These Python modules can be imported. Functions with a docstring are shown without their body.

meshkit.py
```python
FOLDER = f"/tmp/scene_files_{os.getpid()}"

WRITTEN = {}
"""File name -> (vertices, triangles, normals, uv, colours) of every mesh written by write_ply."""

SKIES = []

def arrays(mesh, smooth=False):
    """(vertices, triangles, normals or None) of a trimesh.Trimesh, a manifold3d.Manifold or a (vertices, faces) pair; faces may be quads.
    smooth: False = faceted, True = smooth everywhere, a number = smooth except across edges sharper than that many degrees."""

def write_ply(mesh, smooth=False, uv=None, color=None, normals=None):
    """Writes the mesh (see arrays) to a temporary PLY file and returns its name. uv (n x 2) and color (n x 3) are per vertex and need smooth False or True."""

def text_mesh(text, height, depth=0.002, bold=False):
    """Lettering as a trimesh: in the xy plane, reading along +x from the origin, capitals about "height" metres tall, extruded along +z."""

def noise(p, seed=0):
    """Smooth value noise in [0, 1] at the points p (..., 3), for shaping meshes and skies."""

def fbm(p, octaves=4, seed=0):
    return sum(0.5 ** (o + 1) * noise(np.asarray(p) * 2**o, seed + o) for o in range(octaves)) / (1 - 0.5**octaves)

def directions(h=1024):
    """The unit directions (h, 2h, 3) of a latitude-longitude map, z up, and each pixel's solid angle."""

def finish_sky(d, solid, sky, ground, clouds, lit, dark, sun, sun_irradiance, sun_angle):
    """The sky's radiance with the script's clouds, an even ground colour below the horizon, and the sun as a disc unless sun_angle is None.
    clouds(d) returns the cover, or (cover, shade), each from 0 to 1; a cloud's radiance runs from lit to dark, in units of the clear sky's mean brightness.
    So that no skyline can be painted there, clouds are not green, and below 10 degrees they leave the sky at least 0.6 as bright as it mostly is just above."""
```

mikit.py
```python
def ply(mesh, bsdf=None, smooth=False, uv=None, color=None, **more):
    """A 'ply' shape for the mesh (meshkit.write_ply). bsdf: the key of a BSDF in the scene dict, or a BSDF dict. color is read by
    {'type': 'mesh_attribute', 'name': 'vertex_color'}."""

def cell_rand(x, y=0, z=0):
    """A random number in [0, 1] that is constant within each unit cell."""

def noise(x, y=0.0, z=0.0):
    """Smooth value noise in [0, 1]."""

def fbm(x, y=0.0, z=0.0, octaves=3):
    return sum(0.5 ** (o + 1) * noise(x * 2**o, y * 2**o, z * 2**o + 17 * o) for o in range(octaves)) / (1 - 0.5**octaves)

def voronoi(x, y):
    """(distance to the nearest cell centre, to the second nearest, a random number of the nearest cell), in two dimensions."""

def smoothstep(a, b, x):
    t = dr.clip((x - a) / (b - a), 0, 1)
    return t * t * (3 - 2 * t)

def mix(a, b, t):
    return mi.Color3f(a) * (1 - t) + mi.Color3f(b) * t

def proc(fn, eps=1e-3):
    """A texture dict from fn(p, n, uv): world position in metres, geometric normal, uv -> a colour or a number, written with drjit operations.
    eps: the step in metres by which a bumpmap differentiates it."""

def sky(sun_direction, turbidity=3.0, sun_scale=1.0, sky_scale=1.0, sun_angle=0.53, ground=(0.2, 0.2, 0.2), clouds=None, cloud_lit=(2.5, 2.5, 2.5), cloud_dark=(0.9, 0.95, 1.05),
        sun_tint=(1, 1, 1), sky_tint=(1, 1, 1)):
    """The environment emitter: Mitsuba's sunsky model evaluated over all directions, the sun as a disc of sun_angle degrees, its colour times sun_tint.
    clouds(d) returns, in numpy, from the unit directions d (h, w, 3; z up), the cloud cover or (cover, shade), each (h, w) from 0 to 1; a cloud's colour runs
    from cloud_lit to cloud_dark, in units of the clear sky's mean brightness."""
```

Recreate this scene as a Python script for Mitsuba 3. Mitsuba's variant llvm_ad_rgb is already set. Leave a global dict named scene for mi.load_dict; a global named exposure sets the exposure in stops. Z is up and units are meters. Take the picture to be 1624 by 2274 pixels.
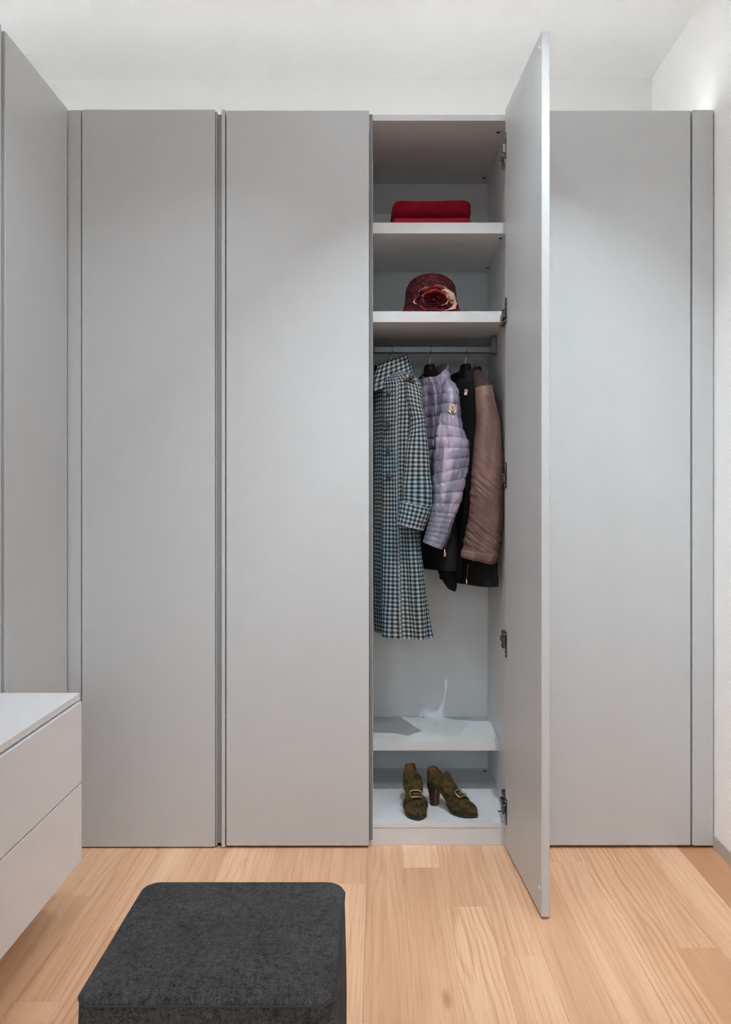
import math, random
import numpy as np
import trimesh, shapely
from shapely.geometry import Polygon, Point, LineString
from scipy.interpolate import PchipInterpolator
import drjit as dr
import mitsuba as mi
import mikit, meshkit
from mikit import proc, noise, fbm, cell_rand, smoothstep, mix

rng = random.Random(7)
T = mi.ScalarTransform4f
scene, labels = {}, {}

# ------------------------------------------------------------------ camera, light, exposure
D, F, H = 2.73, 1829.0, 1.163            # camera to door fronts, focal length in pixels, camera height
VX, VY = 840.0, 1105.0                   # vanishing point of the depth lines
scene['camera'] = {'type': 'perspective', 'fov': math.degrees(2 * math.atan(812 / F)), 'fov_axis': 'x',
                   'near_clip': 0.05, 'far_clip': 100.0,
                   'principal_point_offset_x': (812 - VX) / 1624, 'principal_point_offset_y': (1137 - VY) / 2274,
                   'to_world': T().look_at(origin=[0, -D, H], target=[0, 0, H], up=[0, 0, 1])}
exposure = -0.04
scene['sky'] = mikit.sky([0.5, 0.8, 0.55], turbidity=4.0, sky_scale=30.0, sun_scale=0.5, clouds=lambda d: np.full(d.shape[:2], 0.75), cloud_lit=(1.25, 1.25, 1.25), cloud_dark=(0.9, 0.95, 1.05))
WARM = (0.89, 0.985, 1.065)
# ceiling downlights: x, y, radius, radiance of the lens, intensity of the beam
LAMPS = [(-0.55, -1.10, 0.040, 40, 2.0), (0.37, -1.10, 0.040, 20, 8.5), (0.86, -1.10, 0.040, 12, 1.4),
         (0.80, -0.40, 0.030, 50, 0), (0.10, -0.26, 0.030, 170, 0),
         (-0.70, -2.0, 0.050, 190, 0), (0.15, -2.0, 0.050, 220, 0), (0.92, -2.0, 0.050, 360, 0)]  # last row: fill lamps added to light the fronts from further out
STRIP = 22                               # light strips lying on top of the wardrobes


def W(px, py, Y):
    """Point of the room at depth Y behind the door fronts on the sight line measured at (px, py)."""
    z = D + Y
    return np.array([(px - VX) * z / F, Y, H - (py - VY) * z / F])


def X(px, Y=0.0): return (px - VX) * (D + Y) / F
def Z(py, Y=0.0): return H - (py - VY) * (D + Y) / F


# ------------------------------------------------------------------ materials
def rgb(*c): return {'type': 'rgb', 'value': list(c)}
def srgb(*c): return [((v / 255 + 0.055) / 1.055) ** 2.4 if v > 10 else v / 255 / 12.92 for v in c]


def mat(name, color, rough=0.5, spec=0.5, **more):
    col = color if isinstance(color, dict) else rgb(*color)
    b = {'type': 'principled', 'base_color': col, 'roughness': rough, 'specular': spec, **more}
    scene[name] = {'type': 'twosided', 'bsdf': b}
    return name


def bumped(name, color, fn, scale, rough=0.8, eps=5e-4, **more):
    col = color if isinstance(color, dict) else rgb(*color)
    b = {'type': 'principled', 'base_color': col, 'roughness': rough, 'specular': more.pop('spec', 0.3), **more}
    scene[name] = {'type': 'twosided', 'bsdf': {'type': 'bumpmap', 'arbitrary': proc(fn, eps), 'scale': scale, 'bsdf': b}}
    return name


mat('wall_paint', (0.90, 0.90, 0.89), 0.9, 0.2)
mat('lacquer', (0.485, 0.50, 0.505), 0.42, 0.5)
mat('inside_lacquer', (0.61, 0.62, 0.62), 0.45, 0.4)
mat('back_board', (0.64, 0.69, 0.70), 0.6, 0.3)
mat('chest_lacquer', (0.68, 0.68, 0.69), 0.4, 0.5)
mat('channel_grey', (0.30, 0.31, 0.315), 0.35, 0.5)
mat('dark_gap', (0.03, 0.03, 0.03), 0.8, 0.2)
mat('gap_shade_grey', (0.17, 0.172, 0.17), 0.5, 0.4)
mat('skirting', (0.48, 0.45, 0.42), 0.5, 0.4)
mat('rod_metal', (0.18, 0.20, 0.215), 0.38, 0.5, metallic=0.6)
mat('steel', (0.55, 0.53, 0.50), 0.28, 0.5, metallic=1.0)
mat('dark_steel', (0.10, 0.095, 0.09), 0.35, 0.5, metallic=0.9)
mat('black_plastic', (0.012, 0.012, 0.012), 0.45, 0.4)
mat('bumper', (0.8, 0.8, 0.8), 0.3, 0.5)
mat('gold', (0.80, 0.60, 0.33), 0.25, 0.5, metallic=1.0)
mat('glass_frame', (0.8, 0.8, 0.8), 0.5, 0.4)
scene['pane_glass'] = {'type': 'thindielectric'}


def oak(p, n, uv):
    """uv.x = 10 * plank + metres across, uv.y = 100 * tone (0 light .. 10 dark) + metres along."""
    k = dr.floor(uv.x * 0.1)
    tn = dr.floor(uv.y * 0.01)
    u, v = uv.x - 10 * k, uv.y - 100 * tn
    tn = tn * 0.1
    r1, r2, r3 = cell_rand(k, 3.0), cell_rand(k, 7.0), cell_rand(k, 11.0)
    # cathedral figure: growth rings cut by the plank's face
    cu = u - 1 - 0.02 - 0.075 * r2
    warp = fbm(u * 7 + r2 * 40, v * 1.6 + r1 * 90, r3 * 9, octaves=3)
    ring = dr.sqrt(dr.square(cu * 34) + dr.square((v - 1.2 * r3) * 1.1) * 0.2 + 0.02) + 3.2 * warp
    rings = dr.power(0.5 + 0.5 * dr.sin(6.2832 * ring * (1.3 + r1)), 2.5)
    fig = smoothstep(0.25, 0.8, r3)
    fine = fbm(u * 420 + r1 * 50, v * 6 + r2 * 70, octaves=2)
    streak = fbm(u * 95 + r3 * 33, v * 1.8 + r1 * 17, octaves=3)
    pores = smoothstep(0.62, 0.80, noise(u * 700, v * 16 + r1 * 31))
    broad = fbm(u * 14 + r3 * 20, v * 0.9 + r1 * 20, octaves=2)
    d1, d2, w = mikit.voronoi(u * 8.5 + r1 * 13, v * 2.4 + r2 * 29)
    knot = (1 - smoothstep(0.01, 0.13, d1 + 0.08 * (fine - 0.5))) * dr.select(w > 0.87, 1.0, 0.0)
    base = mix((0.835, 0.535, 0.335), (0.520, 0.265, 0.132), dr.clip(tn + 0.7 * (broad - 0.5), 0, 1))
    t = dr.clip(0.50 * rings * (0.2 + 0.8 * fig) + 0.75 * (fine - 0.47) + 0.40 * (streak - 0.5) + 0.12 * pores, 0, 1)
    col = mix(base, (0.52, 0.250, 0.112), t)
    return mix(col, (0.42, 0.19, 0.085), 0.7 * knot)


scene['oak_floor'] = {'type': 'twosided', 'bsdf': {'type': 'principled', 'base_color': proc(oak), 'roughness': 0.42, 'specular': 0.35}}


def weave(p, n, uv):
    k = 2 * math.pi / 0.0034
    return 0.5 + 0.5 * dr.sin(uv.x * k) * dr.sin(uv.y * k)


def charcoal(p, n, uv):
    k = 2 * math.pi / 0.0034
    w = 0.5 + 0.5 * dr.sin(uv.x * k) * dr.sin(uv.y * k)
    m = fbm(uv.x * 16, uv.y * 16, octaves=3)
    f = noise(uv.x * 590, uv.y * 590)
    g = noise(uv.x * 110, uv.y * 260) + noise(uv.x * 260, uv.y * 110, 4.0) - 1.0
    t = dr.clip(0.10 + 0.50 * w + 0.30 * (m - 0.5) + 0.45 * (f - 0.5) + 0.22 * g, 0, 1)
    return mix((0.013, 0.013, 0.014), (0.118, 0.120, 0.124), t)


bumped('charcoal_cloth', proc(charcoal), weave, 0.0010, 0.9, 3e-4, sheen=0.3)
mat('charcoal_piping', (0.050, 0.051, 0.053), 0.9, 0.2)


def gingham(p, n, uv):
    per = 0.0148
    wob = 0.05 * (noise(uv.x * 60, uv.y * 60) - 0.5)
    a, b = uv.x / per + wob, uv.y / per + wob
    fa, fb = dr.abs(a - dr.floor(a) - 0.5) * 2, dr.abs(b - dr.floor(b) - 0.5) * 2
    sa, sb = smoothstep(0.36, 0.64, fa), smoothstep(0.36, 0.64, fb)
    t = 0.5 * (sa + sb)
    fz = noise(uv.x * 900, uv.y * 900, 3.0)
    tint = fbm(p.x * 9 + 3, p.z * 7, p.y * 9, octaves=2)
    light = mix((0.33, 0.365, 0.37), (0.26, 0.365, 0.395), smoothstep(0.35, 0.7, tint))
    mid = mix((0.105, 0.110, 0.112), (0.080, 0.115, 0.135), smoothstep(0.35, 0.7, tint))
    c = mix(mix((0.016, 0.015, 0.015), mid, smoothstep(0.0, 0.5, t)), light, smoothstep(0.5, 1.0, t))
    return c * (0.75 + 0.5 * fz)


scene['gingham_wool'] = {'type': 'twosided', 'bsdf': {'type': 'principled', 'base_color': proc(gingham), 'roughness': 0.95, 'specular': 0.15, 'sheen': 0.3}}
mat('wool_button', (0.045, 0.047, 0.05), 0.5, 0.4)
mat('wool_edge', (0.30, 0.33, 0.34), 0.9, 0.2)


def lilac(p, n, uv):
    s = fbm(uv.x * 70, uv.y * 9, octaves=3)
    m = fbm(p.x * 22, p.z * 10 + 4, p.y * 18, octaves=2)
    c = mix((0.125, 0.105, 0.145), (0.36, 0.29, 0.38), smoothstep(0.34, 0.72, s))
    return mix(c, (0.15, 0.16, 0.21), smoothstep(0.42, 0.66, m) * 0.8)


scene['quilt_nylon'] = {'type': 'twosided', 'bsdf': {'type': 'principled', 'base_color': proc(lilac), 'roughness': 0.38, 'specular': 0.55, 'sheen': 0.4}}
mat('lining_black', (0.008, 0.008, 0.009), 0.7, 0.2)


def brown(p, n, uv):
    s = fbm(uv.x * 28, uv.y * 6, octaves=3)
    return mix((0.110, 0.060, 0.050), (0.175, 0.098, 0.082), smoothstep(0.3, 0.7, s))


scene['brown_cloth'] = {'type': 'twosided', 'bsdf': {'type': 'principled', 'base_color': proc(brown), 'roughness': 0.6, 'specular': 0.35, 'sheen': 0.3}}
mat('shaded_brown_cloth', (0.045, 0.026, 0.022), 0.7, 0.3)
mat('black_cloth', (0.007, 0.007, 0.007), 0.85, 0.2)


def redwool(p, n, uv):
    a = fbm(p.x * 40, p.y * 40, p.z * 40, octaves=3)
    f = noise(p.x * 700, p.y * 700, p.z * 700)
    return mix((0.095, 0.0, 0.004), (0.205, 0.0015, 0.013), dr.clip(0.6 * a + 0.5 * f, 0, 1))


scene['red_wool'] = {'type': 'twosided', 'bsdf': {'type': 'principled', 'base_color': proc(redwool), 'roughness': 0.95, 'specular': 0.15, 'sheen': 0.5}}


def redwool2(p, n, uv):
    f = noise(p.x * 600, p.y * 600, p.z * 600)
    return mix((0.24, 0.006, 0.026), (0.42, 0.034, 0.058), f)


scene['red_wool_light'] = {'type': 'twosided', 'bsdf': {'type': 'principled', 'base_color': proc(redwool2), 'roughness': 0.95, 'specular': 0.15, 'sheen': 0.5}}


def hatfelt(p, n, uv):
    a = fbm(p.x * 130, p.y * 130, p.z * 260, octaves=4)
    b = fbm(p.x * 40, p.y * 40, p.z * 40 + 5, octaves=2)
    return mix((0.012, 0.001, 0.002), (0.21, 0.002, 0.014), smoothstep(0.38, 0.80, a) * (0.35 + 0.9 * b))


scene['hat_felt'] = {'type': 'twosided', 'bsdf': {'type': 'principled', 'base_color': proc(hatfelt), 'roughness': 0.8, 'specular': 0.3, 'sheen': 0.8}}
mat('hat_ribbon_red', (0.30, 0.004, 0.016), 0.6, 0.4)
mat('hat_ribbon_dark', (0.06, 0.003, 0.008), 0.6, 0.4)
mat('hat_ribbon_cream', (0.48, 0.31, 0.225), 0.6, 0.4)


def suede(p, n, uv):
    a = fbm(p.x * 60, p.y * 60, p.z * 60, octaves=3)
    return mix((0.027, 0.020, 0.008), (0.074, 0.053, 0.018), smoothstep(0.25, 0.8, a))


scene['olive_suede'] = {'type': 'twosided', 'bsdf': {'type': 'principled', 'base_color': proc(suede), 'roughness': 0.9, 'specular': 0.2, 'sheen': 0.5}}
mat('suede_dark', (0.030, 0.022, 0.010), 0.8, 0.2)
mat('shoe_lining', (0.16, 0.075, 0.035), 0.5, 0.4)
mat('stacked_heel', (0.11, 0.035, 0.014), 0.35, 0.5)
mat('shoe_sole', (0.020, 0.013, 0.009), 0.5, 0.4)
mat('stitch', (0.012, 0.009, 0.005), 0.8, 0.2)
mat('badge_cream', (0.66, 0.60, 0.52), 0.6, 0.3)
mat('badge_navy', (0.02, 0.02, 0.03), 0.6, 0.3)
mat('badge_red', (0.55, 0.05, 0.03), 0.6, 0.3)
mat('tag_white', (0.62, 0.60, 0.58), 0.6, 0.3)
mat('zip_pink', (0.42, 0.16, 0.12), 0.4, 0.4)


# ------------------------------------------------------------------ helpers
used = set()


def numbered(key):
    if key not in used:
        used.add(key)
        return key
    i = 1
    while f'{key}_{i:03d}' in used: i += 1
    used.add(f'{key}_{i:03d}')
    return f'{key}_{i:03d}'


def thing(name, label, cat, group=None):
    k = numbered(name)
    labels[k] = {'label': label, 'category': cat}
    if group: labels[k]['group'] = group
    return k


def part(parent, name, mesh, m, smooth=False, uv=None, label=None, **more):
    k = numbered(f'{parent}__{name}')
    scene[k] = mikit.ply(mesh, m, smooth=smooth, uv=uv, **more)
    if label: labels[k] = {'label': label}
    return k


def struct(name, mesh, m, label, smooth=False):
    used.add(name)
    scene[name] = mikit.ply(mesh, m, smooth=smooth)
    labels[name] = {'label': label, 'kind': 'structure'}
    return name


def box(x0, x1, y0, y1, z0, z1, c=0.001):
    """A box with chamfered edges."""
    pts = []
    for sx, sy, sz in np.ndindex(2, 2, 2):
        x, y, z = (x0, x1)[sx], (y0, y1)[sy], (z0, z1)[sz]
        dx, dy, dz = c * (1 - 2 * sx), c * (1 - 2 * sy), c * (1 - 2 * sz)
        pts += [(x, y + dy, z + dz), (x + dx, y, z + dz), (x + dx, y + dy, z)]
    return trimesh.convex.convex_hull(np.array(pts))


def plain(x0, x1, y0, y1, z0, z1):
    m = trimesh.creation.box((x1 - x0, y1 - y0, z1 - z0))
    m.apply_translation(((x0 + x1) / 2, (y0 + y1) / 2, (z0 + z1) / 2))
    return m


def moved(m, p=(0, 0, 0), rz=0.0, ry=0.0, rx=0.0):
    m = m.copy()
    for a, ax in ((rx, [1, 0, 0]), (ry, [0, 1, 0]), (rz, [0, 0, 1])):
        if a: m.apply_transform(trimesh.transformations.rotation_matrix(math.radians(a), ax))
    m.apply_translation(p)
    return m


def cat(*ms): return trimesh.util.concatenate([m if isinstance(m, trimesh.Trimesh) else trimesh.Trimesh(*m, process=False) for m in ms])


def cyl(p0, p1, r, n=20):
    m = trimesh.creation.cylinder(radius=r, segment=np.array([p0, p1], float), sections=n)
    return m


def ball(p, r, sub=2):
    m = trimesh.creation.icosphere(subdivisions=sub)
    m.apply_scale(r)
    m.apply_translation(p)
    return m


def wire(points, r, n=8, samples=None):
    p = np.asarray(points, float)
    if samples:
        t = np.r_[0, np.cumsum(np.linalg.norm(np.diff(p, axis=0), axis=1))]
        p = PchipInterpolator(t, p)(np.linspace(0, t[-1], samples))
    tg = np.gradient(p, axis=0)
    tg /= np.linalg.norm(tg, axis=1, keepdims=True)
    a = np.cross(tg, [0.123, 0.951, 0.281])
    a /= np.linalg.norm(a, axis=1, keepdims=True)
    b = np.cross(tg, a)
    ang = np.arange(n) * 2 * np.pi / n
    rr = np.broadcast_to(r, (len(p),))
    v = p[:, None] + rr[:, None, None] * (np.cos(ang)[None, :, None] * a[:, None] + np.sin(ang)[None, :, None] * b[:, None])
    f = []
    for i in range(len(p) - 1):
        for j in range(n):
            q = (i * n + j, i * n + (j + 1) % n, (i + 1) * n + (j + 1) % n, (i + 1) * n + j)
            f += [(q[0], q[1], q[2]), (q[0], q[2], q[3])]
    v = v.reshape(-1, 3)
    c0, c1 = len(v), len(v) + 1
    v = np.vstack([v, p[:1], p[-1:]])
    for j in range(n):
        f += [(c0, (j + 1) % n, j), (c1, c0 - n + j, c0 - n + (j + 1) % n)]
    return trimesh.Trimesh(v, f, process=False)


def grid_mesh(P):
    """(rows, columns, 3) points as a sheet; also the uv in metres along the two directions."""
    m, n = P.shape[:2]
    f = []
    i, j = np.meshgrid(np.arange(m - 1), np.arange(n - 1), indexing='ij')
    q = np.stack([i * n + j, i * n + j + 1, (i + 1) * n + j + 1, (i + 1) * n + j], -1).reshape(-1, 4)
    f = np.vstack([q[:, [0, 1, 2]], q[:, [0, 2, 3]]])
    du = np.r_[0, np.cumsum(np.median(np.linalg.norm(np.diff(P, axis=1), axis=2), axis=0))]
    dv = np.r_[0, np.cumsum(np.median(np.linalg.norm(np.diff(P, axis=0), axis=2), axis=1))]
    uv = np.stack(np.broadcast_arrays(du[None, :], dv[:, None]), -1).reshape(-1, 2)
    return (P.reshape(-1, 3), f), uv


def normals_of(P):
    a, b = np.gradient(P, axis=1), np.gradient(P, axis=0)
    n = np.cross(a, b)
    return n / (np.linalg.norm(n, axis=2, keepdims=True) + 1e-12)


def rings(keys, nu, nv, u_dir, e=2.0):
    """A loft. keys: rows (cx, cy, cz, half width along u_dir, half depth across it, tilt along u_dir). Returns (nv, nu + 1, 3), outward normals if wanted."""
    k = np.asarray(keys, float)
    s = np.r_[0, np.cumsum(np.linalg.norm(np.diff(k[:, :3], axis=0), axis=1))]
    K = PchipInterpolator(s, k)(np.linspace(0, s[-1], nv))
    u = np.array([u_dir[0], u_dir[1], 0.0])
    u /= np.linalg.norm(u)
    w = np.array([u[1], -u[0], 0.0])           # front-facing side
    t = np.linspace(0, 2 * np.pi, nu + 1)
    cu, cw = -np.sin(t), -np.cos(t)            # starts and ends at the back
    cu, cw = np.sign(cu) * np.abs(cu) ** (2 / e), np.sign(cw) * np.abs(cw) ** (2 / e)
    P = K[:, None, :3] + (K[:, 3, None] * cu)[..., None] * u + (K[:, 4, None] * cw)[..., None] * w
    P[..., 2] += K[:, 5, None] * cu * K[:, 3, None]
    return P, t, np.linspace(0, s[-1], nv)


def outward(P):
    n = normals_of(P)
    c = P.mean(1, keepdims=True)
    return np.where(((n * (P - c)).sum(2).mean() < 0), -n, n)


# ------------------------------------------------------------------ the room
XL, XR, YB, YF, ZC = -1.66, 1.1165, 0.634, -4.5, 2.873
struct('floor', plain(XL - .1, XR + .1, YF - .1, YB + .1, -0.12, -0.0115), 'stacked_heel', 'oak plank floor in front of the wardrobes')
struct('ceiling', plain(XL - .1, XR + .1, YF - .1, YB + .1, ZC, ZC + 0.1), 'wall_paint', 'plain white ceiling')
struct('wall_back', plain(XL - .1, XR + .1, YB, YB + 0.1, -0.0, ZC), 'wall_paint', 'white wall behind and above the grey wardrobes')
struct('wall_right', plain(XR, XR + 0.1, YF, YB, 0, ZC), 'wall_paint', 'white wall right of the wardrobes')
struct('wall_left', plain(XL - 0.1, XL, YF, YB, 0, ZC), 'wall_paint', 'white wall behind the left wardrobes')
wx0, wx1, wz0, wz1 = -1.2, 0.9, 0.75, 2.35  # unseen window, added to let in ambient fill
struct('wall_front', cat(plain(XL - .1, wx0, YF - 0.1, YF, 0, ZC), plain(wx1, XR + .1, YF - 0.1, YF, 0, ZC),
                         plain(wx0, wx1, YF - 0.1, YF, 0, wz0), plain(wx0, wx1, YF - 0.1, YF, wz1, ZC)), 'wall_paint', 'white wall with the added fill window, opposite the wardrobes')
struct('added_window_1', cat(box(wx0, wx1, YF - .08, YF - .03, wz0, wz0 + .05), box(wx0, wx1, YF - .08, YF - .03, wz1 - .05, wz1),
                       box(wx0, wx0 + .05, YF - .08, YF - .03, wz0, wz1), box(wx1 - .05, wx1, YF - .08, YF - .03, wz0, wz1),
                       box(-.175, -.125, YF - .08, YF - .03, wz0, wz1)), 'glass_frame', 'wide unseen window added opposite the wardrobes for fill light')
for a, b in ((wx0 + .05, -.175), (-.125, wx1 - .05)):
    v = [[a, YF - .055, wz0 + .05], [b, YF - .055, wz0 + .05], [b, YF - .055, wz1 - .05], [a, YF - .055, wz1 - .05]]
    part('added_window_1', 'pane', (v, [[0, 1, 2, 3]]), 'pane_glass')
struct('baseboard_right', box(XR - 0.0065, XR - 0.0002, YF, 0.0, 0.0, 0.046, 0.001), 'skirting', 'low grey beige skirting board along the right wall')

# planks: strips along the depth of the room, each plank a part
PW, X0 = 0.1147, 0.0795
ends = {0: [-0.142], 1: [-0.387], 2: [-0.641], 6: [-0.603], -7: [-0.514], -8: [-0.83], 3: [-1.25], -1: [-1.1], -2: [-0.25], 4: [-0.10, -1.5], 5: [-1.3], 7: [-1.4], 8: [-1.1]}
tone = {(0, -2): 0, (0, -3): 4, (1, -2): 4, (1, -3): 2, (2, -2): 3, (2, -3): 4, (3, -2): 5, (8, -2): 9, (8, -3): 8, (7, -2): 4, (6, -3): 8, (6, -2): 4, (7, -3): 7, (5, -2): 4, (4, -2): 4}  # (column, plank counted from the back): tone
plank_id = 0
c0, c1 = int(math.floor((XL - X0) / PW)), int(math.floor((XR - X0) / PW))
for c in range(c0, c1 + 1):
    xa, xb = max(XL, X0 + c * PW), min(XR - 0.0066, X0 + (c + 1) * PW)
    cuts = list(ends.get(c, [rng.uniform(-1.9, -0.1)]))
    y = min(cuts)
    while y > YF:
        y -= rng.uniform(0.9, 1.5)
        if y > YF + 0.25: cuts.append(y)
    cuts = sorted([YF, YB] + [q for q in cuts if YF < q < YB])
    for ya, yb in zip(cuts[:-1], cuts[1:]):
        tn = rng.choice((2, 3, 3, 4, 4, 5, 6))
        tn = tone.get((c, cuts.index(ya) - len(cuts)), tn)
        g = 0.00012
        m = box(xa + g, xb - g, ya + g, yb - g, -0.0115, 0.0, 0.0003)
        uv = np.stack([10 * plank_id + 1 + (m.vertices[:, 0] - xa), 100 * tn + m.vertices[:, 1] - ya + 1], 1)
        part('floor', 'plank', m, 'oak_floor', uv=uv)
        plank_id += 1

# ------------------------------------------------------------------ wardrobes along the back wall
TOP = 2.446
CF = 0.024                                   # front of the carcasses; the doors' fronts lie at depth 0
DT = 0.021


def carcass(t, x0, x1, front=CF, z0=0.06, z1=2.444, y1=0.60):
    part(t, 'body', box(x0, x1, front, y1, z0, z1, 0.0015), 'lacquer')
    part(t, 'plinth', box(x0, x1, front + 0.008, y1, 0.0, z0 - 0.001, 0.001), 'dark_gap')


wa = thing('wardrobe', 'tall grey wardrobe with two closed doors, left of the open wardrobe', 'wardrobe')
carcass(wa, X(150) + .0005, -0.0310)
part(wa, 'door', box(X(181.5), X(477.5), 0, DT, Z(1881), Z(243), 0.0018), 'lacquer')
part(wa, 'door', box(X(502.3), X(820), 0, DT, Z(1878.5), Z(245), 0.0018), 'lacquer')
gr = part(wa, 'grip_channel', box(X(477.5) + 0.001, X(501, 0.016), 0.0165, 0.0235, Z(1877), Z(249), 0.001), 'channel_grey', label='recessed darker grip channel between the two doors')
part(gr, 'edge_strip', box(X(478.2), X(482), 0.004, 0.0162, Z(1879), Z(246), 0.0015), 'channel_grey')
part(gr, 'fin', box(X(492), X(500), 0.0, 0.0162, Z(1882), Z(243.3), 0.0012), 'lacquer')
part(wa, 'filler_panel', box(X(149.4, .005), X(180, .005), 0.005, DT + .002, Z(1881), Z(242.5), 0.0012), 'lacquer')

wb = thing('wardrobe', 'tall grey wardrobe standing open, with clothes, a hat and shoes inside', 'wardrobe')
IL, IR, IB = -0.018, 0.441, 0.578            # inside: left, right, back
ZT = 2.423                                   # underside of the top
part(wb, 'side_panel', box(IL - 0.0115, IL, CF, IB + .018, 0.0585, 2.4435, 0.0008), 'inside_lacquer')
part(wb, 'side_panel', box(IR, IR + 0.018, CF, IB + .018, 0.0585, 2.4435, 0.0008), 'inside_lacquer')
part(wb, 'top_panel', box(IL + 0.0002, IR - 0.0002, CF, IB, ZT, 2.4435, 0.0008), 'inside_lacquer')
part(wb, 'back_panel', box(IL + 0.0002, IR - 0.0002, IB + 0.0002, IB + 0.012, 0.059, 2.4430, 0.0005), 'back_board')
part(wb, 'gap_shade_strip', box(IL - 0.0114, IL - 0.0008, CF - 0.004, CF - 0.0002, 0.02, 2.443, 0.0008), 'gap_shade_grey', label='dark grey strip beside the opening, shade of the door gap in its colour')  # dark colour stands for the shade in the gap beside the closed door
BZ = H - 722 * (D + CF) / F                  # top of the bottom board
bp = part(wb, 'bottom_panel', box(IL + .0001, IR - .0001, CF, IB, BZ - 0.0168, BZ, 0.0003), 'inside_lacquer')
part(wb, 'plinth', box(IL - .0115, IR + .018, CF + .002, IB, 0.0, BZ - 0.0178, 0.0008), 'inside_lacquer')
S1, S2, S3 = Z(494, .09), Z(691, .09), Z(1644, .257)
ST = 0.0378
shelves = []
for s, y0 in ((S1, .09), (S2, .09), (S3, .257)):
    shelves.append(part(wb, 'shelf', box(IL + .0003, IR - .0003, y0, IB - .0005, s - ST, s, 0.0008), 'inside_lacquer'))


def cap(par, px, py, z, up):
    yy = (z - H) * F / (VY - py) - D
    c = np.array([X(px, yy), yy, z])
    part(par, 'screw_cap', cyl(c + [0, 0, 0.0002 * up], c + [0, 0, 0.0014 * up], 0.0062, 16), 'black_plastic', label='small round black screw cap')


tp = f'{wb}__top_panel'
for px, py in ((1107, 294), (1076, 395)): cap(tp, px, py, ZT, -1)
for px, py in ((1112, 529), (1083, 595)): cap(shelves[0], px, py, S1 - ST, -1)
for px, py in ((1112, 723),): cap(shelves[1], px, py, S2 - ST, -1)
for px, py in ((1110, 1802), (1077, 1713)): cap(bp, px, py, BZ, 1)

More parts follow.
